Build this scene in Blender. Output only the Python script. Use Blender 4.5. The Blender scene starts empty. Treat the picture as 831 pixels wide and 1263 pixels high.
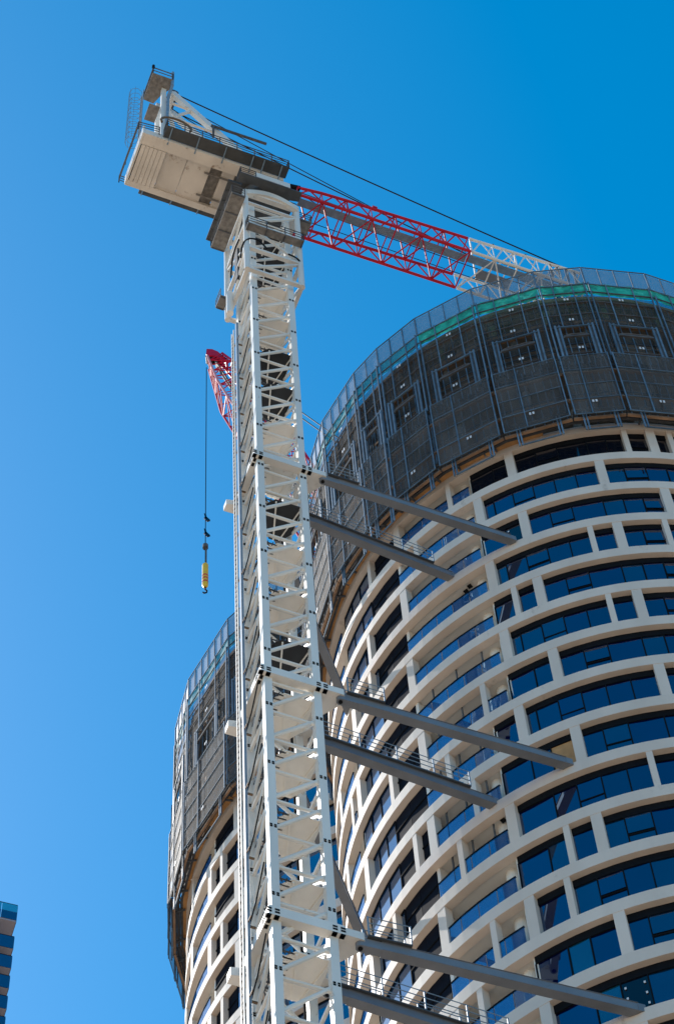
import bpy, math, random
from mathutils import Vector, Matrix
random.seed(7)
S = bpy.context.scene
COL = S.collection
R_ = math.radians
UP = 1.7                      # eye height: z values below are metres above the eye, builders add this

# ------------------------------------------------------------------ camera
FPX, PITCH, ROLL = 3278.41, 1.09185568, -0.08883623
fw = Vector((0, math.cos(PITCH), math.sin(PITCH)))
up = Vector((0, -math.sin(PITCH), math.cos(PITCH)))
rt = Vector((1, 0, 0))
r2 = rt * math.cos(ROLL) + up * math.sin(ROLL)
u2 = -rt * math.sin(ROLL) + up * math.cos(ROLL)
cd = bpy.data.cameras.new("camera")
cam = bpy.data.objects.new("camera", cd)
COL.objects.link(cam)
mw = Matrix((( r2.x, u2.x, -fw.x, 0), (r2.y, u2.y, -fw.y, 0), (r2.z, u2.z, -fw.z, UP), (0, 0, 0, 1)))
cam.matrix_world = mw
cd.sensor_fit = 'VERTICAL'
cd.sensor_height = 36.0
cd.lens = FPX / 1263 * 36.0
cd.clip_start = 0.5
cd.clip_end = 20000
S.camera = cam

# ------------------------------------------------------------------ sky, sun, exposure
SUN_AZ, SUN_EL = 142.0, 46.0          # azimuth counter-clockwise from +x
W = bpy.data.worlds.new("World")
S.world = W
W.use_nodes = True
nt = W.node_tree
sky = nt.nodes.new("ShaderNodeTexSky")
sky.sky_type = 'NISHITA'
sky.sun_disc = False
sky.sun_elevation = R_(SUN_EL)
sky.sun_rotation = R_(90 - SUN_AZ)
sky.air_density = 1.0
sky.dust_density = 0.45
sky.ozone_density = 3.0
hs = nt.nodes.new("ShaderNodeHueSaturation")
hs.inputs['Saturation'].default_value = 1.49
hs.inputs['Hue'].default_value = 0.484
nt.links.new(sky.outputs[0], hs.inputs['Color'])
bg = nt.nodes["Background"]
nt.links.new(hs.outputs[0], bg.inputs[0])
bg.inputs[1].default_value = 0.15
sl = bpy.data.lights.new("sun", 'SUN')
sl.energy = 5.0
sl.angle = R_(0.5)
sl.color = (1.0, 0.95, 0.88)
sun = bpy.data.objects.new("sun", sl)
COL.objects.link(sun)
sd = Vector((math.cos(R_(SUN_AZ)) * math.cos(R_(SUN_EL)), math.sin(R_(SUN_AZ)) * math.cos(R_(SUN_EL)), math.sin(R_(SUN_EL))))
sun.rotation_euler = sd.to_track_quat('Z', 'Y').to_euler()
sun.location = (-60, 60, 300)
S.view_settings.view_transform = 'Standard'
S.view_settings.look = 'None'
S.view_settings.exposure = 0.48
S.view_settings.gamma = 1.0
S.cycles.max_bounces = 8
S.cycles.transparent_max_bounces = 24

# ------------------------------------------------------------------ materials
def mat(name, col, rough=0.6, metal=0.0, var=0.06, vscale=1.5, stain=None, stain_amt=0.0, stain_scale=3.0,
        stretch=1.0, spec=0.5, bump=0.0, bscale=20.0, ior=None, alpha=1.0, tone=0.04, tint=None):
    m = bpy.data.materials.new(name)
    m.use_nodes = True
    n = m.node_tree.nodes
    l = m.node_tree.links
    b = n["Principled BSDF"]
    geo = n.new("ShaderNodeNewGeometry")
    mp = n.new("ShaderNodeMapping")
    mp.inputs['Scale'].default_value = (1, 1, 1.0 / stretch)
    l.new(geo.outputs['Position'], mp.inputs[0])
    nz = n.new("ShaderNodeTexNoise")
    nz.inputs['Scale'].default_value = vscale
    nz.inputs['Detail'].default_value = 5
    l.new(mp.outputs[0], nz.inputs[0])
    mr = n.new("ShaderNodeMapRange")
    mr.inputs[1].default_value = 0.3
    mr.inputs[2].default_value = 0.7
    mr.inputs[3].default_value = 1 - var
    mr.inputs[4].default_value = 1 + var
    l.new(nz.outputs[0], mr.inputs[0])
    mx = n.new("ShaderNodeVectorMath")
    mx.operation = 'SCALE'
    mx.inputs[0].default_value = col
    oi = n.new("ShaderNodeObjectInfo")
    om = n.new("ShaderNodeMapRange")
    om.inputs[3].default_value = 1 - tone
    om.inputs[4].default_value = 1 + tone
    l.new(oi.outputs['Random'], om.inputs[0])
    mm = n.new("ShaderNodeMath")
    mm.operation = 'MULTIPLY'
    l.new(mr.outputs[0], mm.inputs[0])
    l.new(om.outputs[0], mm.inputs[1])
    l.new(mm.outputs[0], mx.inputs['Scale'])
    out = mx.outputs[0]
    if stain:
        n2 = n.new("ShaderNodeTexNoise")
        n2.inputs['Scale'].default_value = stain_scale
        n2.inputs['Detail'].default_value = 8
        n2.inputs['Roughness'].default_value = 0.7
        l.new(mp.outputs[0], n2.inputs[0])
        r3 = n.new("ShaderNodeMapRange")
        r3.inputs[1].default_value = 0.72 - stain_amt
        r3.inputs[2].default_value = 0.84 - stain_amt
        l.new(n2.outputs[0], r3.inputs[0])
        m3 = n.new("ShaderNodeMix")
        m3.data_type = 'RGBA'
        l.new(r3.outputs[0], m3.inputs['Factor'])
        l.new(out, m3.inputs['A'])
        m3.inputs['B'].default_value = (*stain, 1)
        out = m3.outputs['Result']
    l.new(out, b.inputs['Base Color'])
    b.inputs['Roughness'].default_value = rough
    b.inputs['Metallic'].default_value = metal
    b.inputs['Specular IOR Level'].default_value = spec
    if tint:
        b.inputs['Specular Tint'].default_value = (*tint, 1)
    if ior:
        b.inputs['IOR'].default_value = ior
    if bump:
        n4 = n.new("ShaderNodeTexNoise")
        n4.inputs['Scale'].default_value = bscale
        l.new(geo.outputs['Position'], n4.inputs[0])
        bp = n.new("ShaderNodeBump")
        bp.inputs['Strength'].default_value = bump
        bp.inputs['Distance'].default_value = 0.02
        l.new(n4.outputs[0], bp.inputs['Height'])
        l.new(bp.outputs[0], b.inputs['Normal'])
    if alpha < 1:
        tr = n.new("ShaderNodeBsdfTransparent")
        ms = n.new("ShaderNodeMixShader")
        ms.inputs[0].default_value = alpha
        l.new(tr.outputs[0], ms.inputs[1])
        l.new(b.outputs[0], ms.inputs[2])
        l.new(ms.outputs[0], n["Material Output"].inputs[0])
    return m

M = {}
M['band'] = mat('facade_concrete', (0.68, 0.595, 0.525), 0.75, var=0.07, vscale=0.8, stain=(0.40, 0.34, 0.29), stain_amt=0.09, stain_scale=0.9, stretch=3, bump=0.15)
M['soffit'] = mat('painted_soffit', (0.74, 0.71, 0.66), 0.8, var=0.05, vscale=0.5)
M['column'] = mat('white_column_paint', (0.78, 0.76, 0.72), 0.6, var=0.04)
M['inner'] = mat('inner_wall_paint', (0.45, 0.42, 0.38), 0.8)
M['core'] = mat('raw_concrete', (0.27, 0.255, 0.235), 0.85, var=0.15, vscale=0.5, bump=0.3)
M['frame'] = mat('dark_aluminium', (0.010, 0.012, 0.016), 0.7, var=0.1, spec=0.12, ior=1.12)
M['clad'] = mat('dark_cladding', (0.007, 0.009, 0.016), 0.7, var=0.15, spec=0.3, ior=1.15)
GL = [mat('tinted_glass', c, 0.015, var=0.25, vscale=0.35, ior=2.35, tint=(0.45, 0.72, 1.0), bump=0.012, bscale=0.8) for c in
      ((0.001, 0.003, 0.036), (0.001, 0.008, 0.038), (0.002, 0.020, 0.050), (0.005, 0.055, 0.090))]
M['balglass'] = mat('balustrade_glass', (0.008, 0.10, 0.30), 0.02, var=0.1, ior=2.7, tint=(0.45, 0.78, 1.0), bump=0.012, bscale=0.8, alpha=0.78)
M['lit_filmglass'] = mat('lit_filmed_glass', (0.004, 0.045, 0.13), 0.03, var=0.2, vscale=0.5, stain=(0.28, 0.36, 0.45), stain_amt=0.07, stain_scale=1.5, stretch=5, ior=3.0, tint=(0.6, 0.85, 1.0))  # pale streaks are film; the brighter blue base stands in for reflected sky
M['ply'] = mat('plywood', (0.50, 0.27, 0.11), 0.8, var=0.25, vscale=1.2, stain=(0.30, 0.14, 0.05), stain_amt=0.1)
M['mesh'] = mat('perforated_screen', (0.085, 0.076, 0.068), 0.6, var=0.4, vscale=0.8, stain=(0.11, 0.10, 0.09), stain_amt=0.12, stain_scale=0.7, stretch=3, alpha=0.38, spec=0.05, tone=0.25)
M['mesh2'] = mat('perforated_lower_screen', (0.125, 0.120, 0.118), 0.6, var=0.35, vscale=0.7, stain=(0.15, 0.14, 0.13), stain_amt=0.12, stain_scale=0.6, stretch=3, alpha=0.37, spec=0.05, tone=0.2)
M['fence'] = mat('fine_wire_mesh', (0.22, 0.23, 0.25), 0.5, var=0.1, alpha=0.40)
M['net'] = mat('green_net', (0.02, 0.40, 0.28), 0.7, var=0.45, vscale=2.2, stain=(0.10, 0.75, 0.56), stain_amt=0.18, stain_scale=1.6, alpha=0.85)
M['galv'] = mat('galvanised_steel', (0.17, 0.25, 0.34), 0.5, metal=0.0, spec=0.3, var=0.15, vscale=3)
M['net_faint'] = mat('faded_green_net', (0.03, 0.22, 0.19), 0.7, var=0.4, vscale=2.2, alpha=0.55)
M['tube'] = mat('scaffold_tube', (0.105, 0.170, 0.245), 0.6, var=0.25, vscale=2, spec=0.2, tone=0.25)
M['galv_dark'] = mat('weathered_steel', (0.10, 0.105, 0.115), 0.7, metal=0.0, spec=0.05, var=0.25, vscale=3)
M['strut'] = mat('grey_strut_paint', (0.165, 0.182, 0.21), 0.32, var=0.10, vscale=1.2, stain=(0.10, 0.08, 0.06), stain_amt=0.06, stain_scale=2)
M['brownedge'] = mat('brown_slab_edge', (0.34, 0.21, 0.13), 0.8, var=0.4, vscale=0.9)
M['white'] = mat('crane_white_paint', (0.74, 0.715, 0.675), 0.42, var=0.07, vscale=0.8, stain=(0.34, 0.22, 0.12), stain_amt=0.075, stain_scale=2.2, stretch=3)
M['plate'] = mat('floor_plate_paint', (0.88, 0.84, 0.77), 0.5, var=0.05, stain=(0.40, 0.24, 0.12), stain_amt=0.06, stain_scale=2.5)
M['cream'] = mat('crane_cream_paint', (0.72, 0.665, 0.60), 0.5, var=0.10, vscale=0.7, stain=(0.24, 0.16, 0.10), stain_amt=0.13, stain_scale=1.3)
M['red'] = mat('crane_red_paint', (0.50, 0.010, 0.028), 0.45, var=0.15, spec=0.25)
M['red2'] = mat('crane_magenta_red_paint', (0.50, 0.010, 0.05), 0.5, var=0.1, spec=0.15)
M['pink'] = mat('sunlit_pink_chord', (0.65, 0.25, 0.25), 0.4, var=0.08)  # sunlight on one red chord, put into its paler colour
M['deckdark'] = mat('walkway_plate', (0.075, 0.08, 0.085), 0.5, var=0.2, metal=0.2, vscale=1.5, stain=(0.14, 0.13, 0.12), stain_amt=0.1)
M['grating'] = mat('grating_plate', (0.20, 0.185, 0.17), 0.6, var=0.35, vscale=4)
M['black'] = mat('black_rubber', (0.010, 0.011, 0.013), 0.6, spec=0.1)
M['blackpanel'] = mat('black_floor_plate', (0.016, 0.018, 0.022), 0.6, var=0.3)
M['rust'] = mat('rusty_brown_hose', (0.17, 0.10, 0.05), 0.7, var=0.3)
M['yellow'] = mat('hook_yellow', (0.80, 0.50, 0.02), 0.45, var=0.06)
M['redmark'] = mat('red_marking', (0.60, 0.02, 0.02), 0.5)
M['tag'] = mat('white_tie_plate', (0.70, 0.70, 0.72), 0.5)
M['navy'] = mat('navy_board_dark_pane', (0.003, 0.006, 0.014), 0.08)
M['farblue'] = mat('far_blue_glass', (0.004, 0.045, 0.16), 0.04, ior=2.0)
M['farteal'] = mat('far_teal_glass', (0.02, 0.30, 0.55), 0.04, ior=2.0)
M['farwall'] = mat('far_concrete', (0.30, 0.31, 0.40), 0.8)

# ------------------------------------------------------------------ mesh helpers
class MB:
    def __init__(s):
        s.v, s.f = [], []
    def quadbox(s, pts):                       # 8 points: bottom loop then top loop
        b = len(s.v)
        s.v += [tuple(p) for p in pts]
        for q in ((3, 2, 1, 0), (4, 5, 6, 7), (0, 1, 5, 4), (1, 2, 6, 5), (2, 3, 7, 6), (3, 0, 4, 7)):
            s.f.append([b + i for i in q])
        return s
    def box(s, x0, x1, y0, y1, z0, z1):
        return s.quadbox([(x0, y0, z0), (x1, y0, z0), (x1, y1, z0), (x0, y1, z0), (x0, y0, z1), (x1, y0, z1), (x1, y1, z1), (x0, y1, z1)])
    def obox(s, o, ax, ay, az, x0, x1, y0, y1, z0, z1):
        g = lambda x, y, z: o + ax * x + ay * y + az * z
        return s.quadbox([g(x0, y0, z0), g(x1, y0, z0), g(x1, y1, z0), g(x0, y1, z0), g(x0, y0, z1), g(x1, y0, z1), g(x1, y1, z1), g(x0, y1, z1)])
    def bar(s, p, q, w, h=None, upv=(0, 0, 1)):
        p, q = Vector(p), Vector(q)
        h = h or w
        d = (q - p).normalized()
        a = d.cross(Vector(upv))
        if a.length < 1e-3:
            a = d.cross(Vector((1, 0, 0)))
        a.normalize()
        b = a.cross(d)
        a, b = a * w / 2, b * h / 2
        return s.quadbox([p - a - b, p + a - b, p + a + b, p - a + b, q - a - b, q + a - b, q + a + b, q - a + b])
    def tube(s, p, q, r, n=8, r1=None):
        p, q = Vector(p), Vector(q)
        r1 = r if r1 is None else r1
        d = (q - p).normalized()
        a = d.cross(Vector((0, 0, 1)))
        if a.length < 1e-3:
            a = d.cross(Vector((1, 0, 0)))
        a.normalize()
        c = d.cross(a)
        b = len(s.v)
        for e, rr in ((p, r), (q, r1)):
            for i in range(n):
                t = 2 * math.pi * i / n
                s.v.append(tuple(e + (a * math.cos(t) + c * math.sin(t)) * rr))
        for i in range(n):
            j = (i + 1) % n
            s.f.append([b + i, b + j, b + n + j, b + n + i])
        s.f.append([b + i for i in range(n)][::-1])
        s.f.append([b + n + i for i in range(n)])
        return s
    def path(s, pts, r, n=6):
        for a, b in zip(pts, pts[1:]):
            s.tube(a, b, r, n)
        return s
    def prism(s, poly, z0, z1):                # poly [(x,y)] ccw
        b, n = len(s.v), len(poly)
        s.v += [(x, y, z0) for x, y in poly] + [(x, y, z1) for x, y in poly]
        s.f.append([b + i for i in range(n)][::-1])
        s.f.append([b + n + i for i in range(n)])
        for i in range(n):
            j = (i + 1) % n
            s.f.append([b + i, b + j, b + n + j, b + n + i])
        return s
    def oprism(s, poly, o, ax, ay, az, t0, t1):  # poly in (ax, ay), extruded along az
        b, n = len(s.v), len(poly)
        for t in (t0, t1):
            s.v += [tuple(o + ax * x + ay * y + az * t) for x, y in poly]
        s.f.append([b + i for i in range(n)][::-1])
        s.f.append([b + n + i for i in range(n)])
        for i in range(n):
            j = (i + 1) % n
            s.f.append([b + i, b + j, b + n + j, b + n + i])
        return s
    def arc(s, t0, t1, ra, rb, z0, z1, step=2.5):  # closed curved bar around the local z axis
        n = max(1, int(math.ceil(abs(t1 - t0) / step)))
        b = len(s.v)
        full = abs(t1 - t0) >= 359.9
        m = n if full else n + 1
        for i in range(m):
            t = R_(t0 + (t1 - t0) * i / n)
            c, d = math.cos(t), math.sin(t)
            s.v += [(ra * c, ra * d, z0), (rb * c, rb * d, z0), (rb * c, rb * d, z1), (ra * c, ra * d, z1)]
        for i in range(n):
            p, q = b + 4 * i, b + 4 * ((i + 1) % m)
            for e in range(4):
                g = (e + 1) % 4
                s.f.append([p + e, p + g, q + g, q + e][::-1])
        if not full:
            s.f.append([b, b + 1, b + 2, b + 3])
            e = b + 4 * n
            s.f.append([e + 3, e + 2, e + 1, e])
        return s
    def mesh(s, name, m, smooth=False):
        me = bpy.data.meshes.new(name)
        me.from_pydata(s.v, [], s.f)
        me.materials.append(m)
        if smooth:
            for p in me.polygons:
                p.use_smooth = True
        me.update()
        return me
    def build(s, name, m, parent=None, label=None, smooth=False, kind=None):
        o = bpy.data.objects.new(name, s.mesh(name, m, smooth))
        COL.objects.link(o)
        if parent:
            o.parent = parent
        else:
            o.location.z = UP
        if label:
            o['label'] = label
        if kind:
            o['kind'] = kind
        return o

def thing(name, label, cat, loc=(0, 0, 0), rz=0.0, group=None):
    # the Empty sits at loc; loc z and all child z values are metres above eye level
    o = bpy.data.objects.new(name, None)
    COL.objects.link(o)
    o.location = (loc[0], loc[1], loc[2] + UP)
    o.rotation_euler = (0, 0, rz)
    o['label'] = label
    o['category'] = cat
    if group:
        o['group'] = group
    o.empty_display_size = 0.5
    return o

def link(name, me, parent, mtx=None, label=None):
    o = bpy.data.objects.new(name, me)
    COL.objects.link(o)
    o.parent = parent
    if mtx is not None:
        o.matrix_local = mtx
    if label:
        o['label'] = label
    return o

def sub_empty(name, parent, loc=(0, 0, 0)):
    o = bpy.data.objects.new(name, None)
    COL.objects.link(o)
    o.parent = parent
    o.location = loc
    o.empty_display_size = 0.3
    return o

V = Vector
# ------------------------------------------------------------------ ground
g = MB()
g.prism([(6000 * math.cos(R_(a)), 6000 * math.sin(R_(a))) for a in range(0, 360, 5)], -UP - 0.6, -UP)
M['ground'] = mat('sandy_paving', (0.31, 0.22, 0.14), 0.85, var=0.15, vscale=0.15, bump=0.2)
go = g.build('ground', M['ground'], kind='structure')

# ------------------------------------------------------------------ the apartment towers
RT = 15.153
FH = 3.3
BAND = 0.72

def tower(name, label, c, zr0, nfl, zones, grids, pillars, facets, extras, rnd):
    root = thing(name, label, 'apartment tower', (c[0], c[1], -UP))
    Z = lambda z: z + UP                       # local height above the tower's base
    zr = lambda k: Z(zr0 - k * FH)
    rg = RT - 0.33
    tn, tf = zones['span']
    # floors inside the view span
    for k in range(0, nfl + 1):
        MB().arc(0, 360, RT - 0.40, RT, zr(k) - BAND, zr(k)).build('edge_band', M['band'], root)
        MB().arc(tn, tf, RT - 4.2, RT - 0.40, zr(k) - 0.64, zr(k) - 0.12, 4).build('floor_slab', M['soffit'], root)
    MB().arc(0, 360, RT - 4.6, RT - 4.2, 0, zr(-5) - 0.4, 5).build('core_wall', M['core'], root)
    # plain storeys below the picture
    lo = MB()
    k = nfl + 1
    while zr(k) > 1:
        lo.arc(0, 360, RT - 0.45, RT, zr(k) - BAND, zr(k), 5)
        k += 1
    lo.build('edge_banding', M['band'], root, kind='stuff')
    MB().arc(0, 360, rg - 0.1, rg, 0, zr(nfl) - BAND - 0.01, 5).build('glazing_shell', GL[0], root, kind='stuff')
    # glazing on the far side
    MB().arc(tf, tn + 360, rg - 0.1, rg, zr(nfl) + 0.01, zr(0) - BAND - 0.01, 5).build('glazing', GL[0], root)
    for k in range(1, nfl + 1):
        zb, zt = zr(k) + 0.002, zr(k - 1) - BAND - 0.002
        pl = pillars(k)
        for th, wd in pl:
            a = math.degrees(wd / RT) / 2
            MB().arc(th - a, th + a, RT - 0.43, RT - 0.015, zb, zt, 4).build('pillar', M['band'], root)
        for za, zbn, kind in zones['of'](k):
            cuts = [za] + sorted(t for t, w in pl if za + 1.2 < t < zbn - 1.2) + [zbn]
            if kind in ('glass', 'lit'):
                gridk = grids(k)
                for a, b in zip(cuts, cuts[1:]):
                    ms = [a] + [t for t in gridk if a + 1.6 < t < b - 1.6] + [b]
                    if kind == 'lit':
                        n = max(1, round((b - a) / 3.7))
                        ms = [a + (b - a) * i / n for i in range(n + 1)]
                    f = MB()
                    hd = 0.44 if kind == 'glass' else 0.12
                    f.arc(a, b, rg - 0.12, rg + 0.05, zt - hd, zt, 4)
                    f.arc(a, b, rg - 0.12, rg + 0.04, zb, zb + 0.07, 4)
                    for t in ms:
                        f.arc(t - 0.11, t + 0.11, rg - 0.12, rg + 0.045, zb + 0.071, zt - hd - 0.001, 4)
                    win = f.build('window', M['frame'], root)
                    for i, (p, q) in enumerate(zip(ms, ms[1:])):
                        p, q = p + 0.12, q - 0.12
                        ex = extras.get((k, round((p + q) / 2)))
                        gl = GL[min(3, max(0, int(rnd.gauss(1.3 + (0.9 if k > 10 else 0), 0.8))))]
                        if q - p > 4.6:
                            gl = GL[0]
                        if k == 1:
                            gl = M['navy']  # storey under the screens: their dark reflection put into the pane colour
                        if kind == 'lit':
                            gl = M['lit_filmglass']
                        j = lambda: rnd.uniform(-0.010, 0.010)
                        r0, r1, tl = rg + j(), rg + j(), j() * 0.8
                        def pane(z0, z1, nm, m_, dr=0.0, lean=0.0):
                            w_ = MB()
                            ra, rb = r0 + dr, r1 + dr
                            P = [(ra, p), (rb, q)]
                            pts = []
                            for zz, ln in ((z0, -tl + lean), (z1, tl)):
                                (x0, t0), (x1, t1) = P
                                A = V((math.cos(R_(t0)), math.sin(R_(t0)), 0)); B = V((math.cos(R_(t1)), math.sin(R_(t1)), 0))
                                pts += [A * (x0 - 0.03 + ln) + V((0, 0, zz)), A * (x0 + ln) + V((0, 0, zz)), B * (x1 + ln) + V((0, 0, zz)), B * (x1 - 0.03 + ln) + V((0, 0, zz))]
                            w_.quadbox(pts)
                            return w_.build(nm, m_, win)
                        hgt = zt - hd - zb - 0.07
                        if ex:
                            nm, m_ = ex
                            pane(zb + 0.07, zt - hd, nm, m_)
                            if nm == 'blanking_board':
                                for e in range(3):
                                    for t_ in (p + 0.5, q - 0.5):
                                        MB().arc(t_ - 0.15, t_ + 0.15, rg + 0.025, rg + 0.04, zb + 0.5 + e * 0.6, zb + 0.62 + e * 0.6, 4).build('fixing_tag', M['tag'], win)
                            continue
                        if zones['sash'](k, (p + q) / 2) and kind == 'glass':
                            zm = zb + 0.07 + hgt * 0.40
                            opened = rnd.random() < 0.6
                            pane(zb + 0.07, zm - 0.04, 'pane', gl)
                            pane(zm + (0.06 if opened else 0.03), zt - hd, 'sash', gl, 0.015, 0.06 if opened else 0.0)
                            MB().arc(p, q, rg - 0.05, rg + 0.03, zm - 0.04, zm + (0.06 if opened else 0.03), 5).build('transom', M['frame'], win)
                        else:
                            pane(zb + 0.07, zt - hd, 'pane', gl)
            elif kind == 'clad':
                n = max(2, round((zbn - za) / 4.8))
                for i in range(n):
                    a, b = za + (zbn - za) * i / n, za + (zbn - za) * (i + 1) / n
                    MB().arc(a + 0.04, b - 0.04, rg - 0.3, rg + rnd.uniform(-0.004, 0.004), zb, zb + 1.72, 5).build('cladding_panel', M['clad'], root)
                    MB().arc(a + 0.04, b - 0.04, rg - 0.3, rg + rnd.uniform(-0.004, 0.004), zb + 1.75, zt, 5).build('cladding_panel', M['clad'], root)
                MB().arc(za, zbn, rg - 0.28, rg + 0.05, zb + 1.55, zb + 1.66, 4).build('cladding_rail', M['frame'], root)
            elif kind == 'balcony':
                MB().arc(za, zbn, RT - 2.8, RT - 2.6, zb - 0.1, zt + 0.12, 5).build('balcony_wall', M['inner'], root)
                for t in (za, zbn):
                    MB().arc(t - 0.35, t + 0.35, RT - 2.59, rg, zb - 0.1, zt + 0.12, 4).build('party_wall', M['soffit'], root)
                if zbn - za > 15:
                    t = R_(zbn - 2.4)
                    x, y = (RT - 0.95) * math.cos(t), (RT - 0.95) * math.sin(t)
                    MB().tube((x, y, zb - 0.1), (x, y, zt + 0.15), 0.33, 20).build('column', M['column'], root, smooth=False)
                rail = MB().arc(za + 0.5, zbn - 0.4, RT - 0.14, RT - 0.06, zb + 1.08, zb + 1.13).build('balustrade', M['frame'], root)
                n = max(1, round((zbn - za) / 4.1))
                for i in range(n):
                    a, b = za + 0.5 + (zbn - za - 0.9) * i / n, za + 0.5 + (zbn - za - 0.9) * (i + 1) / n
                    MB().arc(a + 0.08, b - 0.08, RT - 0.11 + rnd.uniform(-.01, .01), RT - 0.09, zb, zb + 1.075, 5).build('glass_panel', M['balglass'], rail)
                if zones['props'](k) and zbn - za > 12:
                    for i in range(3):
                        t = R_(za + (zbn - za) * (0.2 + 0.29 * i))
                        x, y = (RT - 0.42) * math.cos(t), (RT - 0.42) * math.sin(t)
                        MB().tube((x, y, zb - 0.1), (x, y, zt + 0.17), 0.045, 8).tube((x, y, zb + 1.5), (x, y, zb + 1.75), 0.07, 8).build('prop', M['galv_dark'], root)
                    rr = MB()
                    a0, a1 = za + 2, zbn - 1
                    st = [a0 + (a1 - a0) * i / 8 for i in range(9)]
                    P = lambda t, z, r=RT - 0.5: (r * math.cos(R_(t)), r * math.sin(R_(t)), z)
                    rr.path([P(t, zb + 1.75) for t in st], 0.03)
                    rr.path([P(t, zb + 1.25) for t in st], 0.018)
                    for t in st[::4]:
                        rr.tube(P(t, zb - 0.1), P(t, zb + 1.76), 0.02, 6)
                    rr.build('site_handrail', M['column'], root)
    # raw floors behind the screens
    for j in range(1, 6):
        z = zr(-j)
        MB().arc(0, 360, RT - 4.2, RT - 0.06, z - 0.32, z, 5).build('raw_slab', M['core'], root)
        MB().arc(0, 360, RT - 0.055, RT + 0.05, z - 0.36, z + 0.04, 5).build('slab_edge_form', M['brownedge'], root)
    for j in range(0, 5):
        i = 0
        t = tn
        while t < tf:
            x, y = (RT - 0.6) * math.cos(R_(t)), (RT - 0.6) * math.sin(R_(t))
            MB().tube((x, y, zr(-j)), (x, y, zr(-j - 1) - 0.32), 0.07 if i % 3 else 0.24, 8).build('shoring_post' if i % 3 else 'raw_column', M['galv_dark'] if i % 3 else M['core'], root)
            t += 4.6 + (0.7 if j % 2 else -0.4)
            i += 1
    MB().arc(0, 360, RT - 4.2, RT - 0.1, zr(0) - 0.5, zr(0) - 0.1, 5).build('raw_slab', M['core'], root)
    # orange ply strip above the top finished ring
    t = tn
    while t < (tf - 3 if c[0] < 8 else -104):
        w_ = rnd.choice((9, 12, 15))
        MB().arc(t + 0.3, min(t + w_, tf), RT + 0.01, RT + 0.30, zr(0) - 0.16 - 0.05 * rnd.random(), zr(0) - 0.08, 3).build('ply_edge_form', M['ply'], root)
        t += w_
    return root

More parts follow.
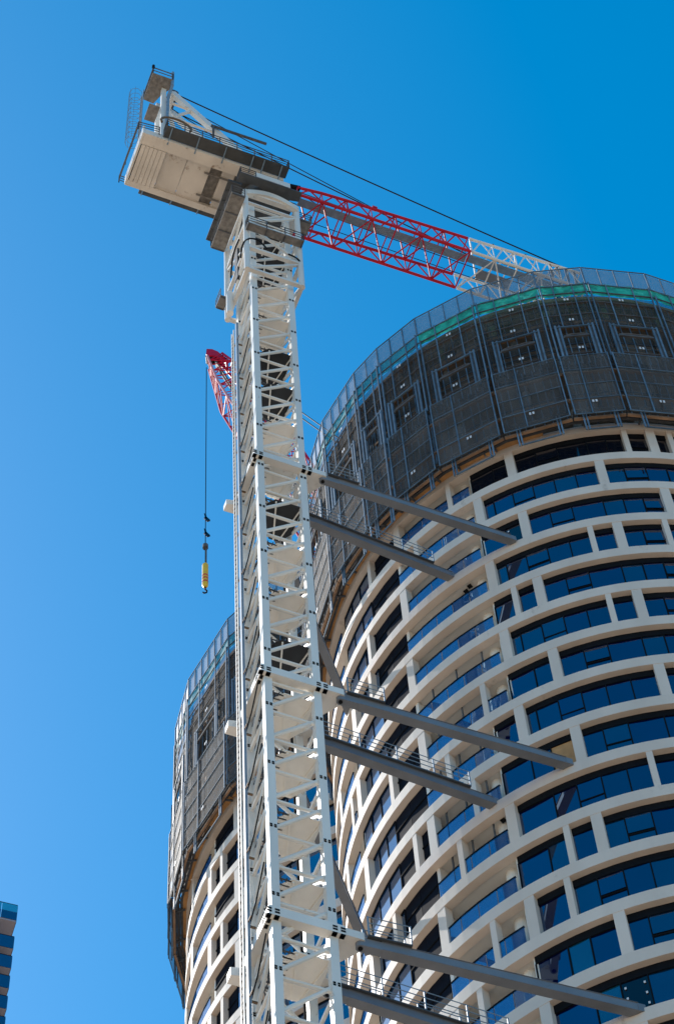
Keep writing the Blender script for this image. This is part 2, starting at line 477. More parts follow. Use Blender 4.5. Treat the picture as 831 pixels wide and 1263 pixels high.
def screens(name, label, c, zr0, vertices, rear, rnd):
    root = thing(name, label, 'climbing screen', (c[0], c[1], zr0 - 0.95))
    RS = RT + 0.9
    zup = V((0, 0, 1))
    tube_w = 0.075
    for a, b in zip(vertices, vertices[1:]):
        A = V((RS * math.cos(R_(a)), RS * math.sin(R_(a)), 0))
        B = V((RS * math.cos(R_(b)), RS * math.sin(R_(b)), 0))
        w = (B - A).length
        ax = (B - A).normalized()
        ay = ax.cross(zup)                     # outward
        G = lambda x, y, z: A + ax * x + ay * y + zup * z
        e = sub_empty('screen_panel', root)
        X0, X1 = 0.01, w - 0.01
        def rect(nm, m_, x0, x1, z0, z1, y, th=0.02):
            MB().obox(A, ax, ay, zup, x0, x1, y, y + th, z0, z1).build(nm, m_, e)
        def bars(nm, m_, lst):
            for (p, q, wd) in lst:
                MB().bar(p, q, wd, wd, tuple(ay)).build(nm, m_, e)
        # main mesh sheets, in two tiers and two bays, some tilted a little
        xm = w * rnd.uniform(0.46, 0.54)
        pw = min(2.3, w * 0.58)
        px0, px1 = (w - pw) / 2, (w + pw) / 2
        for (x0, x1) in ((X0, xm - 0.015), (xm + 0.015, X1)):
            for (z0, z1) in ((11.42, 13.5), (13.53, 15.65)):
                j = rnd.uniform(-0.02, 0.02)
                rect('mesh_sheet', M['mesh'], x0, x1, z0, z1, j)
        for (x0, x1) in ((X0, px0 - 0.1), (px1 + 0.1, X1)):
            rect('mesh_sheet', M['mesh'], x0, x1, 7.3, 11.39, 0.0)
        rect('mesh_sheet', M['mesh'], px0 - 0.08, px1 + 0.08, 7.3, 11.39, -0.35)
        # transparent guard fence on top, netting behind it
        nf = max(2, round(w / 0.85))
        rect('guard_mesh', M['fence'], X0, X1, 17.25, 19.5, 0.0)
        n_ = MB()
        nn = 10
        for i in range(nn):
            x0, x1 = X0 + (X1 - X0) * i / nn, X0 + (X1 - X0) * (i + 1) / nn
            y0, y1 = 0.02 + 0.03 * math.sin(i * 2.1), 0.02 + 0.03 * math.sin((i + 1) * 2.1)
            h0, h1 = 17.35 + 0.12 * math.sin(i * 1.7 + a), 17.35 + 0.12 * math.sin((i + 1) * 1.7 + a)
            P = [G(x0, y0, 15.75), G(x0, y0 - 0.01, 15.75), G(x1, y1 - 0.01, 15.75), G(x1, y1, 15.75), G(x0, y0, h0), G(x0, y0 - 0.01, h0), G(x1, y1 - 0.01, h1), G(x1, y1, h1)]
            n_.quadbox(P)
        n_.build('green_net', M['net'] if c[0] > 8 and a > -125 else M['net_faint'], e)
        lst = [(G(X0 + (X1 - X0) * i / nf, 0.06, 17.15), G(X0 + (X1 - X0) * i / nf, 0.06, 19.55), 0.06) for i in range(nf + 1)]
        bars('fence_post', M['tube'], lst)
        bars('fence_rail', M['tube'], [(G(0, 0.07, z), G(w, 0.07, z), 0.06) for z in (17.15, 19.55)])
        # tall posts and horizontal rails on the sheets
        bars('post', M['tube'], [(G(x, 0.11, 7.2), G(x, 0.11, rnd.choice((16.2, 17.3, 17.3))), tube_w) for x in (0.12, w - 0.12)])
        bars('post', M['tube'], [(G(x, 0.10, 11.4), G(x, 0.10, 17.2), 0.06) for x in (w * 0.30, w * 0.70)])
        bars('rail', M['galv_dark'], [(G(0, 0.08, z), G(w, 0.08, z), 0.06) for z in (13.0, 14.6, 16.0)])
        bars('walk_edge', M['brownedge'], [(G(0.03, -0.42, z), G(w - 0.03, -0.42, z), 0.13) for z in (12.35, 9.05, 15.65)])
        bars('scaffold_post', M['tube'], [(G(x, -0.30, 7.3), G(x, -0.30, 15.7), 0.055) for x in (w * 0.06, w * 0.14, w * 0.25, w * 0.36, w * 0.5, w * 0.64, w * 0.75, w * 0.86, w * 0.94)])
        # portal frame: twin posts, head rail, rounded inner truss
        for s_, x in ((-1, px0), (1, px1)):
            bars('portal_post', M['tube'], [(G(x, 0.16, 6.9), G(x, 0.16, 11.4), 0.10), (G(x + s_ * 0.22, 0.17, 6.9), G(x + s_ * 0.22, 0.17, 11.4), 0.10)])
            rect('portal_cheek', M['galv_dark'], min(x, x + s_ * 0.22) + 0.05, max(x, x + s_ * 0.22) - 0.05, 6.95, 11.35, 0.12)
        bars('portal_head', M['tube'], [(G(px0 - 0.2, 0.19, 11.15), G(px1 + 0.2, 0.19, 11.15), 0.09)])
        cr = 0.45
        arch = MB()
        pts = [G(px0 + 0.08, 0.15, 8.7)] + [G(px0 + 0.08 + cr - cr * math.cos(t), 0.15, 9.75 + cr * math.sin(t)) for t in (0, 0.5, 1.0, 1.57)]
        pts += [G(px1 - 0.08 - cr + cr * math.cos(t), 0.15, 9.75 + cr * math.sin(t)) for t in (1.57, 1.0, 0.5, 0)]
        arch.path(pts[1:-1], 0.06)
        arch.bar(G(px0 + 0.1, 0.15, 9.95), G(px1 - 0.1, 0.15, 9.95), 0.10, 0.16)
        arch.build('portal_truss', M['galv_dark'], e)
        bars('portal_rail', M['galv_dark'], [(G(px0, 0.02, 8.0), G(px1, 0.02, 8.0), 0.06)])
        # outer lower screen
        lx0, lx1 = 0.05 + 0.05 * rnd.random(), w - 0.05 - 0.05 * rnd.random()
        xm = (lx0 + lx1) / 2
        for i in range(4):
            for (x0, x1) in ((lx0, xm - 0.01), (xm + 0.01, lx1)):
                rect('screen_sheet', M['mesh2'], x0, x1, 0.05 + 1.78 * i, 1.80 + 1.78 * i, 0.22 + rnd.uniform(-.015, .015))
        bars('sheet_post', M['tube'], [(G(x, 0.29, 0.0), G(x, 0.29, 7.2), 0.062) for x in (lx0 + 0.03, lx1 - 0.03, lx0 + (lx1 - lx0) * 0.36)])
        bars('sheet_rail', M['tube'], [(G(lx0, 0.27, z), G(lx1, 0.27, z), 0.045) for z in (0.05, 1.82, 3.6, 5.38, 7.17)])
        bars('walk_edge', M['brownedge'], [(G(0.05, -0.1, z), G(w - 0.05, -0.1, z), 0.14) for z in (0.25, 2.45, 5.75)])
        bars('scaffold_post', M['tube'], [(G(x, -0.15, 0.2), G(x, -0.15, 7.2), 0.06) for x in (w * 0.09, w * 0.2, w * 0.33, w * 0.45, w * 0.6, w * 0.72, w * 0.83, w * 0.93)])
        bars('scaffold_rail', M['tube'], [(G(0.1, -0.2, z), G(w - 0.1, -0.2, z), 0.05) for z in (1.0, 2.9, 3.35, 4.5, 6.2, 6.7)])
        bars('scaffold_rail', M['tube'], [(G(0.1, -0.36, z), G(w - 0.1, -0.36, z), 0.045) for z in (9.5, 10.1, 12.8, 13.3, 14.9)])
        for q_ in range(3):
            x_ = w * rnd.uniform(0.08, 0.8)
            z_ = rnd.choice((0.4, 2.6, 5.9, 9.2, 12.5))
            rect('toe_board', M['brownedge'], x_, min(w - 0.05, x_ + w * rnd.uniform(0.1, 0.3)), z_, z_ + 0.22, -0.25)
            x_ = w * rnd.uniform(0.08, 0.75)
            bars('diagonal_prop', M['tube'], [(G(x_, -0.3, z_ + 0.1), G(min(w, x_ + 0.5), -0.3, z_ + 2.2), 0.05)])
        if w > 2.0:
            for z in (1.25, 8.35, 12.1, 14.9):
                x = w * (0.5 + rnd.uniform(-0.04, 0.04))
                for d in (-0.13, 0.04):
                    rect('tie_plate', M['tag'], x + d, x + d + 0.10, z, z + 0.26, 0.30 if z < 7 else 0.13, 0.015)
        # corrugated underside deck
        for i in range(4):
            y0 = -0.62 + i * 0.20
            MB().obox(A, ax, ay, zup, 0.06, w - 0.06, y0, y0 + 0.14, 0.75 + 0.03 * (i % 2), 0.90).build('deck_plank', M['galv_dark'], e)
        # hanging twin posts with a tie bar
        hx = (w * 0.22, w * 0.80)
        for x in hx:
            for d in (-0.08, 0.08):
                MB().bar(G(x + d, 0.05, -1.35), G(x + d, 0.05, 0.9), 0.075, 0.075, tuple(ay)).build('hanger', M['tube'], e)
            MB().bar(G(x, 0.02, 0.25), G(x, -0.75, 0.65), 0.10).build('bracket', M['galv_dark'], e)
        MB().bar(G(hx[0], 0.0, -1.22), G(hx[1], 0.0, -1.22), 0.07).build('tie_bar', M['tube'], e)
    a, b = rear
    MB().arc(a, b, RS - 0.03, RS, 0.0, 19.5, 4).build('mesh_wrap', M['mesh'], root)
    return root

# ---- right tower data (angles in degrees round its axis, read from the photograph)
CR, ZR = (13.6986, 74.7094), 121.80
T_, t_ = 0.46, 0.27
right_p = {
    1: [(-135.5, T_), (-121.9, t_), (-108.5, T_), (-85.8, t_), (-80.8, T_), (-77.0, t_), (-144.6, t_)],
    2: [(-131.1, t_), (-116.3, T_), (-92.1, T_), (-71.0, T_)],
    3: [(-135.7, T_), (-108.3, T_), (-81.6, T_), (-147.2, t_)],
    4: [(-116.3, T_), (-97.0, t_), (-92.1, T_), (-83.5, t_), (-155.5, T_), (-148.1, t_)],
    5: [(-136.3, T_), (-112.8, t_), (-108.3, T_), (-81.6, T_), (-167.3, T_)],
    6: [(-116.1, T_), (-97.0, t_), (-92.1, T_), (-156.2, T_), (-160.0, t_)],
    7: [(-135.8, T_), (-121.8, t_), (-108.4, T_), (-144.8, t_), (-81.6, T_), (-166.0, T_)],
    8: [(-130.8, t_), (-116.1, T_), (-92.0, T_), (-155.8, T_), (-172, t_)],
    9: [(-136.1, T_), (-126.5, t_), (-107.6, T_), (-140.3, t_), (-163.0, T_), (-81.6, T_)],
    10: [(-130.8, t_), (-120.7, T_), (-97.2, t_), (-148.0, t_), (-157.2, T_)],
    11: [(-136.3, T_), (-112.3, t_), (-107.4, T_), (-166.0, T_), (-83.0, t_)],
    12: [(-126.9, t_), (-120.2, T_), (-113.8, t_), (-156.0, T_), (-92.0, T_)],
    13: [(-136.2, T_), (-131.0, t_), (-107.3, T_), (-160.0, t_), (-166.0, T_)],
    14: [(-130.8, t_), (-120.7, T_), (-92.1, T_), (-148.0, t_), (-157.0, T_)],
    15: [(-136.2, T_), (-107.6, T_), (-163.0, T_)],
    16: [(-130.8, t_), (-120.2, T_), (-156.0, T_)],
    17: [(-136.2, T_), (-107.6, T_), (-163.0, T_)],
}
def right_zone(k):
    gb = -117.2 if k <= 7 else -121.4
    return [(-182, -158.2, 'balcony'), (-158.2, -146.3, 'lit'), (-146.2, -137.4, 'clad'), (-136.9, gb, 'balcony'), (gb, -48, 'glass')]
EV = [-113.5, -109.5, -105.4, -101.2, -97.0, -92.1, -87.6, -83.5, -79.4, -75.3, -71.2, -67.1, -63, -59, -55]
OD = [-116.0, -112.4, -108.3, -103.4, -99.2, -93.3, -89.5, -85.8, -81.7, -77.6, -73.5, -69.4, -65.3, -61, -57]
sashes = lambda k, t: any(abs(t - s) < 0.8 for s in ((-107.4, -85.5, -73.2) if k % 2 == 0 else (-101.3, -83.8, -71.5)))
zonesR = {'span': (-182, -48), 'of': right_zone, 'sash': sashes, 'props': lambda k: 6 <= k <= 9 or k == 10}
extrasR = {(3, -110): ('blanking_board', M['navy']), (9, -109): ('plywood_infill', M['ply']), (9, -110): ('plywood_infill', M['ply']), (14, -108): ('blanking_board', M['navy']), (14, -107): ('blanking_board', M['navy'])}
rn = random.Random(3)
towerR = tower('apartment_tower', 'curved white banded tower with blue windows and balconies, right of the white crane mast', CR, ZR, 18,
               zonesR, lambda k: EV if k % 2 == 0 else OD, lambda k: right_p.get(k, []), None, extrasR, rn)
screens('climbing_screen', 'dark mesh screens wrapping the top of the right tower, green net along their upper edge', CR, ZR,
        [-207, -194, -181, -168, -151, -138.3, -131.2, -121, -108, -95, -85.2, -72, -59, -46], (-45.5, 152.5), random.Random(5))

# ---- left tower
CL, ZL = (4.03, 94.97), 129.26
def left_p(k):
    if k % 2:
        return [(-138.4, T_), (-161.3, T_), (-127.0, t_)] + ([(-172.0, t_)] if k % 4 == 1 else [])
    return [(-149.6, T_), (-144.2, t_), (-135.3, T_), (-168.0, t_)]
def left_zone(k):
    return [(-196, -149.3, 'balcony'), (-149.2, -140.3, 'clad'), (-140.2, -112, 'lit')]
zonesL = {'span': (-196, -112), 'of': left_zone, 'sash': lambda k, t: False, 'props': lambda k: False}
towerL = tower('apartment_tower', 'curved white banded tower standing behind, left of the white crane mast', CL, ZL, 16,
               zonesL, lambda k: EV, left_p, None, {}, random.Random(9))
screens('climbing_screen', 'dark mesh screens wrapping the top of the left tower against the open sky', CL, ZL,
        [-220, -207, -194, -181, -168, -154.4, -136, -124, -112], (-111.5, 139.5), random.Random(11))

for (rr, t, z) in [(14.24, -124.3, 3), (14.42, -123.1, 3), (14.54, -121.9, 3), (14.03, -122.2, 3), (14.2, -123.3, 3), (14.64, -123.1, 9), (14.5, -122.3, 9), (14.4, -123.7, 9), (14.3, -122.9, 9), (14.31, -125.4, 2)]:
    zz_ = ZR - z * FH + UP - 0.707
    t = R_(t)
    a_ = V((math.cos(t), math.sin(t), 0)); b_ = V((-a_.y, a_.x, 0))
    MB().obox(a_ * rr + V((0, 0, zz_)), a_, b_, V((0, 0, 1)), -0.11, 0.11, -0.11, 0.11, -0.03, 0).build('downlight', M['black'], towerR)  # black square downlight fittings on the balcony soffits

# concrete link between the towers, with floor beams
lk = thing('link_core', 'grey raw concrete link wall with floor beams in the gap between the two towers', 'link building', (6.5, 83.0, -UP), R_(-25.5))
MB().box(-7.0, 6.0, -2.8, 3.2, 0, 128).build('core_wall', M['core'], lk)
for i in range(22):
    z = 118 - i * FH + UP
    MB().box(-7.25, -7.003, -2.9, 3.3, z - 0.3, z).build('floor_beam', M['galv_dark' if i % 2 else 'band'], lk)

# ------------------------------------------------------------------ the white tower crane
MAST = (-2.91, 56.53)
MROT = R_(25.3)
dU = V((math.cos(MROT), math.sin(MROT), 0))
dV = V((-dU.y, dU.x, 0))
def to_local(x, y):
    p = V((x - MAST[0], y - MAST[1], 0))
    return p.dot(dU), p.dot(dV)
crane = thing('tower_crane', 'white lattice luffing tower crane with red jib, rising in front of the curved towers', 'tower crane', (MAST[0], MAST[1], -UP), MROT)
off = UP                                  # local z = height above ground
H = 1.225
SEC = 4.28
LEG = 0.33
c_ = H - LEG / 2
# shared meshes of one section, origin at the section's foot
leg_me = MB().box(-LEG / 2, LEG / 2, -LEG / 2, LEG / 2, 0.0, SEC - 0.02).mesh('leg', M['white'])
joint = MB()
for z in (-0.10, 0.02):
    for sx in (-1, 1):
        joint.box(sx * 0.085 - 0.05, sx * 0.085 + 0.05, -LEG / 2 - 0.012, LEG / 2 + 0.012, z, z + 0.09)
joint_me = joint.mesh('joint_plate', M['black'])
inner = c_ - LEG / 2 + 0.02
br_h = MB().tube((-inner, 0, 0), (inner, 0, 0), 0.085, 8).mesh('horizontal_brace', M['white'])
br_d = MB().tube((-inner, 0, 0.06), (inner, 0, SEC / 2 - 0.10), 0.085, 8).mesh('diagonal_brace', M['white'])
br_s = MB().tube((-inner, 0, 0.0), (-inner * 0.42, 0, SEC / 2 - 0.08), 0.09, 8).mesh('short_brace', M['white'])
fl_poly = [(-0.60, -0.70), (-0.30, -1.02), (1.02, -1.02), (1.02, 0.45), (0.60, 1.0), (0.10, 1.0), (-0.60, 0.05)]
plat_me = MB().prism(fl_poly, 0, 0.04).mesh('floor_plate', M['plate'])
plat_dk = MB().prism(fl_poly, 0, 0.04).mesh('floor_plate', M['blackpanel'])
stiff_me = MB().bar((-0.25, -0.95, -0.05), (0.3, 0.95, -0.05), 0.07, 0.09).bar((0.95, -0.9, -0.05), (0.55, 0.9, -0.05), 0.05, 0.07).mesh('floor_stiffener', M['plate'])
ld = MB()
for x in (-0.18, 0.18):
    ld.tube((-0.78 + x, -0.75, 0.1), (-0.78 + x, 0.65, SEC - 0.05), 0.025, 6)
for i in range(13):
    t = i / 12.5
    ld.tube((-0.96, -0.75 + 1.4 * t, 0.15 + (SEC - 0.25) * t), (-0.60, -0.75 + 1.4 * t, 0.15 + (SEC - 0.25) * t), 0.016, 5)
ladder_me = ld.mesh('access_ladder', M['galv_dark'])
grat = MB()
for i in range(8):
    grat.bar((-1.0, -0.9 + i * 0.24, 0.02), (-0.30, -0.9 + i * 0.24, 0.02), 0.06, 0.04)
grat.box(-0.75, -0.45, 0.35, 0.6, 0.1, 0.5).path([V((-0.9, 0.9, -0.6)), V((-0.8, 0.8, 0.4)), V((-0.5, 0.85, 1.6)), V((-0.6, 0.9, 3.2))], 0.05).path([V((-0.2, 0.95, -0.5)), V((0.0, 0.9, 0.6)), V((-0.3, 0.95, 1.5))], 0.04)
for x in (-0.98, -0.74, -0.5, -0.3):
    grat.bar((x, -1.0, 0.03), (x, 0.95, 0.03), 0.035, 0.03)
grat_me = grat.mesh('open_grating', M['galv_dark'])
RX = Matrix.Rotation
JZ0 = 111.40
dark_secs = {122.0: 0}
zs = []
j = 8
while JZ0 + SEC * j > 142:
    j -= 1
jtop = j
top_z = JZ0 + SEC * jtop + SEC            # last joint ~ 137
j = jtop
dark_idx = {7, 6, 3, 2, -1, -4}
while JZ0 + SEC * j > 58:
    z = JZ0 + SEC * j + off
    e = sub_empty('mast_section', crane, (0, 0, z))
    for sx in (-1, 1):
        for sy in (-1, 1):
            link('leg', leg_me, e, Matrix.Translation((sx * c_, sy * c_, 0.01)))
            link('joint_plate', joint_me, e, Matrix.Translation((sx * c_, sy * c_, 0)) @ (RX(math.pi / 2, 4, 'Z') if sx * sy > 0 and False else Matrix.Identity(4)))
    # four faces: front (-v), right (+u), back (+v), left (-u)
    for q in range(4):
        F = RX(q * math.pi / 2, 4, 'Z') @ Matrix.Translation((0, -c_, 0))
        link('brace', br_h, e, F @ Matrix.Translation((0, 0, SEC - 0.30)))
        link('brace', br_h, e, F @ Matrix.Translation((0, 0, SEC / 2 - 0.20)))
        link('brace', br_d, e, F @ Matrix.Translation((0, 0, 0.1)))
        link('brace', br_d, e, F @ Matrix.Translation((0, 0, SEC / 2)))
        if q == 3:
            Fm = F @ Matrix.Scale(-1, 4, (1, 0, 0))
            link('brace', br_s, e, Fm @ Matrix.Translation((0, 0.05, 0.1)))
            link('brace', br_s, e, Fm @ Matrix.Translation((0, 0.05, SEC / 2)))
    dk = (j in dark_idx)
    link('floor_plate', plat_dk if dk else plat_me, e, Matrix.Translation((0, 0, SEC * 0.35)))
    link('floor_stiffener', stiff_me, e, Matrix.Translation((0, 0, SEC * 0.35)))
    link('access_ladder', ladder_me, e, Matrix.Translation((0, 0, SEC * 0.35)))
    link('open_grating', grat_me, e, Matrix.Translation((0, 0, SEC * 0.35)))
    zlow = z
    j -= 1
MB().tube((0.75, 0.95, 60 + off), (0.75, 0.95, 145 + off), 0.06, 8).build('power_cable', M['black'], crane)
MB().tube((-0.85, -0.2, 60 + off), (-0.85, -0.2, 140 + off), 0.05, 8).build('power_cable', M['black'], crane)
# plain mast below the picture
lm = MB()
for sx in (-1, 1):
    for sy in (-1, 1):
        lm.box(sx * c_ - LEG / 2, sx * c_ + LEG / 2, sy * c_ - LEG / 2, sy * c_ + LEG / 2, 0, zlow - 0.01)
z = 1.0
while z < zlow - 2.2:
    for q in range(4):
        Q = RX(q * math.pi / 2, 3, 'Z')
        lm.tube(Q @ V((-inner, -c_, z)), Q @ V((inner, -c_, z)), 0.075, 6)
        lm.tube(Q @ V((-inner, -c_, z)), Q @ V((inner, -c_, z + 2)), 0.075, 6)
    z += SEC / 2
lm.build('mast', M['white'], crane, kind='stuff')

# tie collars
def strut_pin(world, zc):
    u, v = to_local(*world)
    return V((u, v, zc + off))
for zc in (112.15, 92.35, 75.85):
    e = sub_empty('tie_collar', crane, (0, 0, zc + off))
    o_ = H + 0.20
    bh = 0.26
    i_ = H - 0.16
    MB().box(-o_, o_, -o_, -i_ - 0.0, -bh, bh).build('collar_beam', M['white'], e)
    MB().box(-o_, o_, i_, o_, -bh, bh).build('collar_beam', M['white'], e)
    MB().box(-o_ + 0.003, -i_, -i_ + 0.003, i_ - 0.003, -bh + 0.003, bh - 0.003).build('collar_beam', M['white'], e)
    MB().box(i_, o_ - 0.003, -i_ + 0.003, i_ - 0.003, -bh + 0.003, bh - 0.003).build('collar_beam', M['white'], e)
    # gussets carrying the strut pins
    MB().prism([(o_ + 0.003, -o_ + 0.02), (2.15, -o_ + 0.02), (2.32, -1.15), (2.15, -0.85), (o_ + 0.003, 0.1)], -0.22, 0.20).build('pin_gusset', M['white'], e)
    MB().prism([(o_ + 0.003, 0.55), (1.95, 0.85), (2.0, 1.15), (1.8, o_ - 0.02), (o_ + 0.003, o_ - 0.02)], -0.22, 0.20).build('pin_gusset', M['white'], e)
    MB().prism([(-o_ + 0.1, o_ + 0.003), (0.9, o_ + 0.003), (0.9, o_ + 0.45), (-o_ - 0.35, o_ + 0.5), (-o_ - 0.35, o_ + 0.1)], -0.24, 0.22).build('pin_gusset', M['white'], e)
    for (x, y) in ((-1.25, -o_ - 0.012), (1.2, -o_ - 0.012)):
        bt = MB()
        for a in (-0.15, 0.15):
            for b in (-0.14, 0.02):
                bt.box(x + a - 0.09, x + a + 0.09, y, y + 0.01, b, b + 0.1)
                bt.box(x + a - 0.09, x + a + 0.09, y + 0.06 + b * 0.4, y + 0.22 + b * 0.4, -bh - 0.012, -bh - 0.001)
                bt.tube((x + a, y + 0.2, bh), (x + a, y + 0.2, bh + 0.13), 0.035, 6)
        bt.build('bolt_group', M['black'], e)
    bt = MB()
    for y in (-0.98, 1.25):
        for a in (-0.13, 0.13):
            for b in (-0.14, 0.02):
                bt.box(-o_ - 0.014, -o_ - 0.002, y + a - 0.09, y + a + 0.09, b, b + 0.1)
                bt.box(-o_ + 0.05 + (b + .14) * 1.3, -o_ + 0.18 + (b + .14) * 1.3, y + a - 0.09, y + a + 0.09, -bh - 0.012, -bh - 0.001)
    bt.build('bolt_group', M['black'], e)

# rack strip and cable tray up the left face
rk = MB()
zr_top = 130.5 + off
rk.box(-1.66, -1.60, 0.52, 0.58, 2, zr_top).box(-1.66, -1.60, 0.80, 0.86, 2, zr_top)
rack = rk.build('rack_strip', M['cream'], crane)
rg_ = MB()
z = 58.0
while z < zr_top - 0.3:
    rg_.box(-1.655, -1.61, 0.579, 0.801, z, z + 0.10)
    z += 0.42
rg_.build('rack_rungs', M['galv_dark'], rack, kind='stuff')
MB().box(-1.62, -1.50, 0.18, 0.36, 2, zr_top + 0.3).build('cable_tray', M['galv'], crane)
cb = MB()
z = 60.0
while z < 128:
    cb.path([(-1.36, -0.95, z + off + 2.2), (-1.42, -0.2, z + off + 0.7), (-1.48, 0.3, z + off)], 0.03)
    z += SEC
cb.build('slack_cable', M['black'], crane)
z = JZ0 - SEC * 12
while z < 130:
    MB().box(-1.60, -1.20, 0.40, 0.47, z + off, z + off + 0.08).box(-1.60, -1.56, -0.1, 0.9, z + off - 0.1, z + off - 0.04).build('tray_bracket', M['rust'], crane)
    z += SEC

# ---- climbing cage round the top of the mast
CG = 1.58
cz0, cz1 = 134.2 + off, 146.2 + off
cage = sub_empty('climbing_cage', crane, (0, 0, 0))
for sx in (-1, 1):
    for sy in (-1, 1):
        MB().tube((sx * CG, sy * CG, cz0), (sx * CG, sy * CG, cz1), 0.17, 10).build('cage_leg', M['white'], cage)
for q in range(4):
    Q = RX(q * math.pi / 2, 3, 'Z')
    b = lambda p, r, w=0.13: MB().bar(Q @ V(p), Q @ V(r), w, w).build('cage_brace', M['white'], cage)
    b((-CG + 0.1, -CG, cz0 + 0.15), (CG - 0.1, -CG, cz0 + 0.15), 0.22)
    b((-CG + 0.1, -CG, cz0 + 3.3), (CG - 0.1, -CG, cz0 + 3.3), 0.22)
    b((-CG + 0.1, -CG, cz0 + 7.0), (CG - 0.1, -CG, cz0 + 7.0), 0.20)
    b((-CG + 0.1, -CG, cz0 + 0.4), (CG - 0.1, -CG, cz0 + 3.1))
    b((-CG + 0.1, -CG, cz0 + 6.8), (CG - 0.1, -CG, cz0 + 3.6))
    b((-CG + 0.1, -CG, cz0 + 7.2), (CG - 0.1, -CG, cz0 + 10.2))
    b((-CG + 0.1, -CG, cz1 - 0.3), (CG - 0.1, -CG, cz1 - 0.3), 0.28)
    b((-CG + 0.1, -CG, cz0 + 10.3), (CG - 0.1, -CG, cz0 + 10.3), 0.16)
MB().box(-CG - 0.1, -CG + 0.04, -0.35, 0.1, cz0 + 1.8, cz0 + 6).build('cage_panel', M['blackpanel'], cage)
MB().tube((-CG - 0.25, 0.55, cz0 - 1.6), (-CG - 0.25, 0.55, cz0 + 1.2), 0.20, 10).build('jacking_ram', M['white'], cage)
def hose(p, q, bulge, n=10):
    p, q, b = V(p), V(q), V(bulge)
    MB().path([p.lerp(q, i / n) + b * math.sin(math.pi * i / n) for i in range(n + 1)], 0.05, 8).build('hose', M['black'], cage)
hose((-CG - 0.22, -1.2, cz0 + 2.4), (-CG + 0.1, -CG - 0.22, cz0 + 4.1), (-0.15, -0.1, 0.3))
hose((-CG + 0.1, -CG - 0.22, cz0 + 4.1), (-CG + 1.1, -CG - 0.2, cz0 + 3.5), (0, -0.05, 0.35))
hose((CG - 0.8, -CG - 0.22, cz0 + 3.7), (CG + 0.22, -CG + 0.3, cz0 + 2.2), (0.25, -0.15, 0.45))
hose((-CG - 0.22, 0.4, cz0 + 3.2), (-CG - 0.22, -1.0, cz0 + 5.6), (-0.1, 0, 0.4))

def rails(parent, pts, h=1.0, n=3, m_='galv', r=0.028, posts=1.1):
    mb = MB()
    P = [V(p) for p in pts]
    for i in range(1, n + 1):
        mb.path([p + V((0, 0, h * i / n)) for p in P], r * (1.0 if i == n else 0.8), 5)
    for a, b in zip(P, P[1:]):
        k = max(1, round((b - a).length / posts))
        for i in range(k + 1):
            q = a.lerp(b, i / k)
            mb.tube(q, q + V((0, 0, h)), r * 1.25, 5)
    return mb.build('railing', M[m_], parent)
def platform(parent, poly, z, m_='grating', th=0.10, ribs=0.45):
    o = MB().prism(poly, z, z + th).build('platform', M[m_], parent)
    xs = [p[0] for p in poly]; ys = [p[1] for p in poly]
    x0, x1, y0, y1 = min(xs), max(xs), min(ys), max(ys)
    mb = MB()
    long_u = (x1 - x0) > (y1 - y0)
    if ribs:
        k = int(((x1 - x0) if long_u else (y1 - y0)) / ribs)
        for i in range(k + 1):
            if long_u:
                x = x0 + 0.05 + (x1 - x0 - 0.1) * i / k
                mb.box(x - 0.03, x + 0.03, y0 + 0.05, y1 - 0.05, z - 0.09, z - 0.002)
            else:
                y = y0 + 0.05 + (y1 - y0 - 0.1) * i / k
                mb.box(x0 + 0.05, x1 - 0.05, y - 0.03, y + 0.03, z - 0.09, z - 0.002)
        mb.build('platform_rib', M['galv_dark'], o, kind='stuff')
    return o
# platforms on the cage
p = platform(cage, [(-1.70, -2.22), (1.65, -2.22), (1.65, -1.76), (-1.70, -1.76)], 139.6 + off, 'grating', 0.08, 0.9)
rails(cage, [(-1.68, -1.8, 139.7 + off), (-1.68, -2.20, 139.7 + off), (1.63, -2.20, 139.7 + off), (1.63, -1.8, 139.7 + off)], 1.05, 3, 'galv_dark')
p = platform(cage, [(-2.60, -2.1), (-1.76, -2.1), (-1.76, 1.55), (-2.60, 1.55)], 143.9 + off, 'grating', 0.08, 1.2)
rails(cage, [(-1.8, -2.1, 144.0 + off), (-2.58, -2.1, 144.0 + off), (-2.58, 1.53, 144.0 + off), (-1.8, 1.53, 144.0 + off)], 1.05, 3, 'galv_dark')
p = platform(cage, [(1.76, -1.4), (2.6, -1.4), (2.6, -0.5), (1.76, -0.5)], 145.3 + off)
rails(cage, [(1.8, -1.38, 145.4 + off), (2.58, -1.38, 145.4 + off), (2.58, -0.5, 145.4 + off)], 1.0, 3, 'galv_dark')
p = platform(cage, [(-2.25, 0.9), (-1.76, 0.9), (-1.76, 1.7), (-2.25, 1.7)], 135.6 + off)
rails(cage, [(-2.23, 0.92, 135.7 + off), (-2.23, 1.68, 135.7 + off)], 0.9, 2)

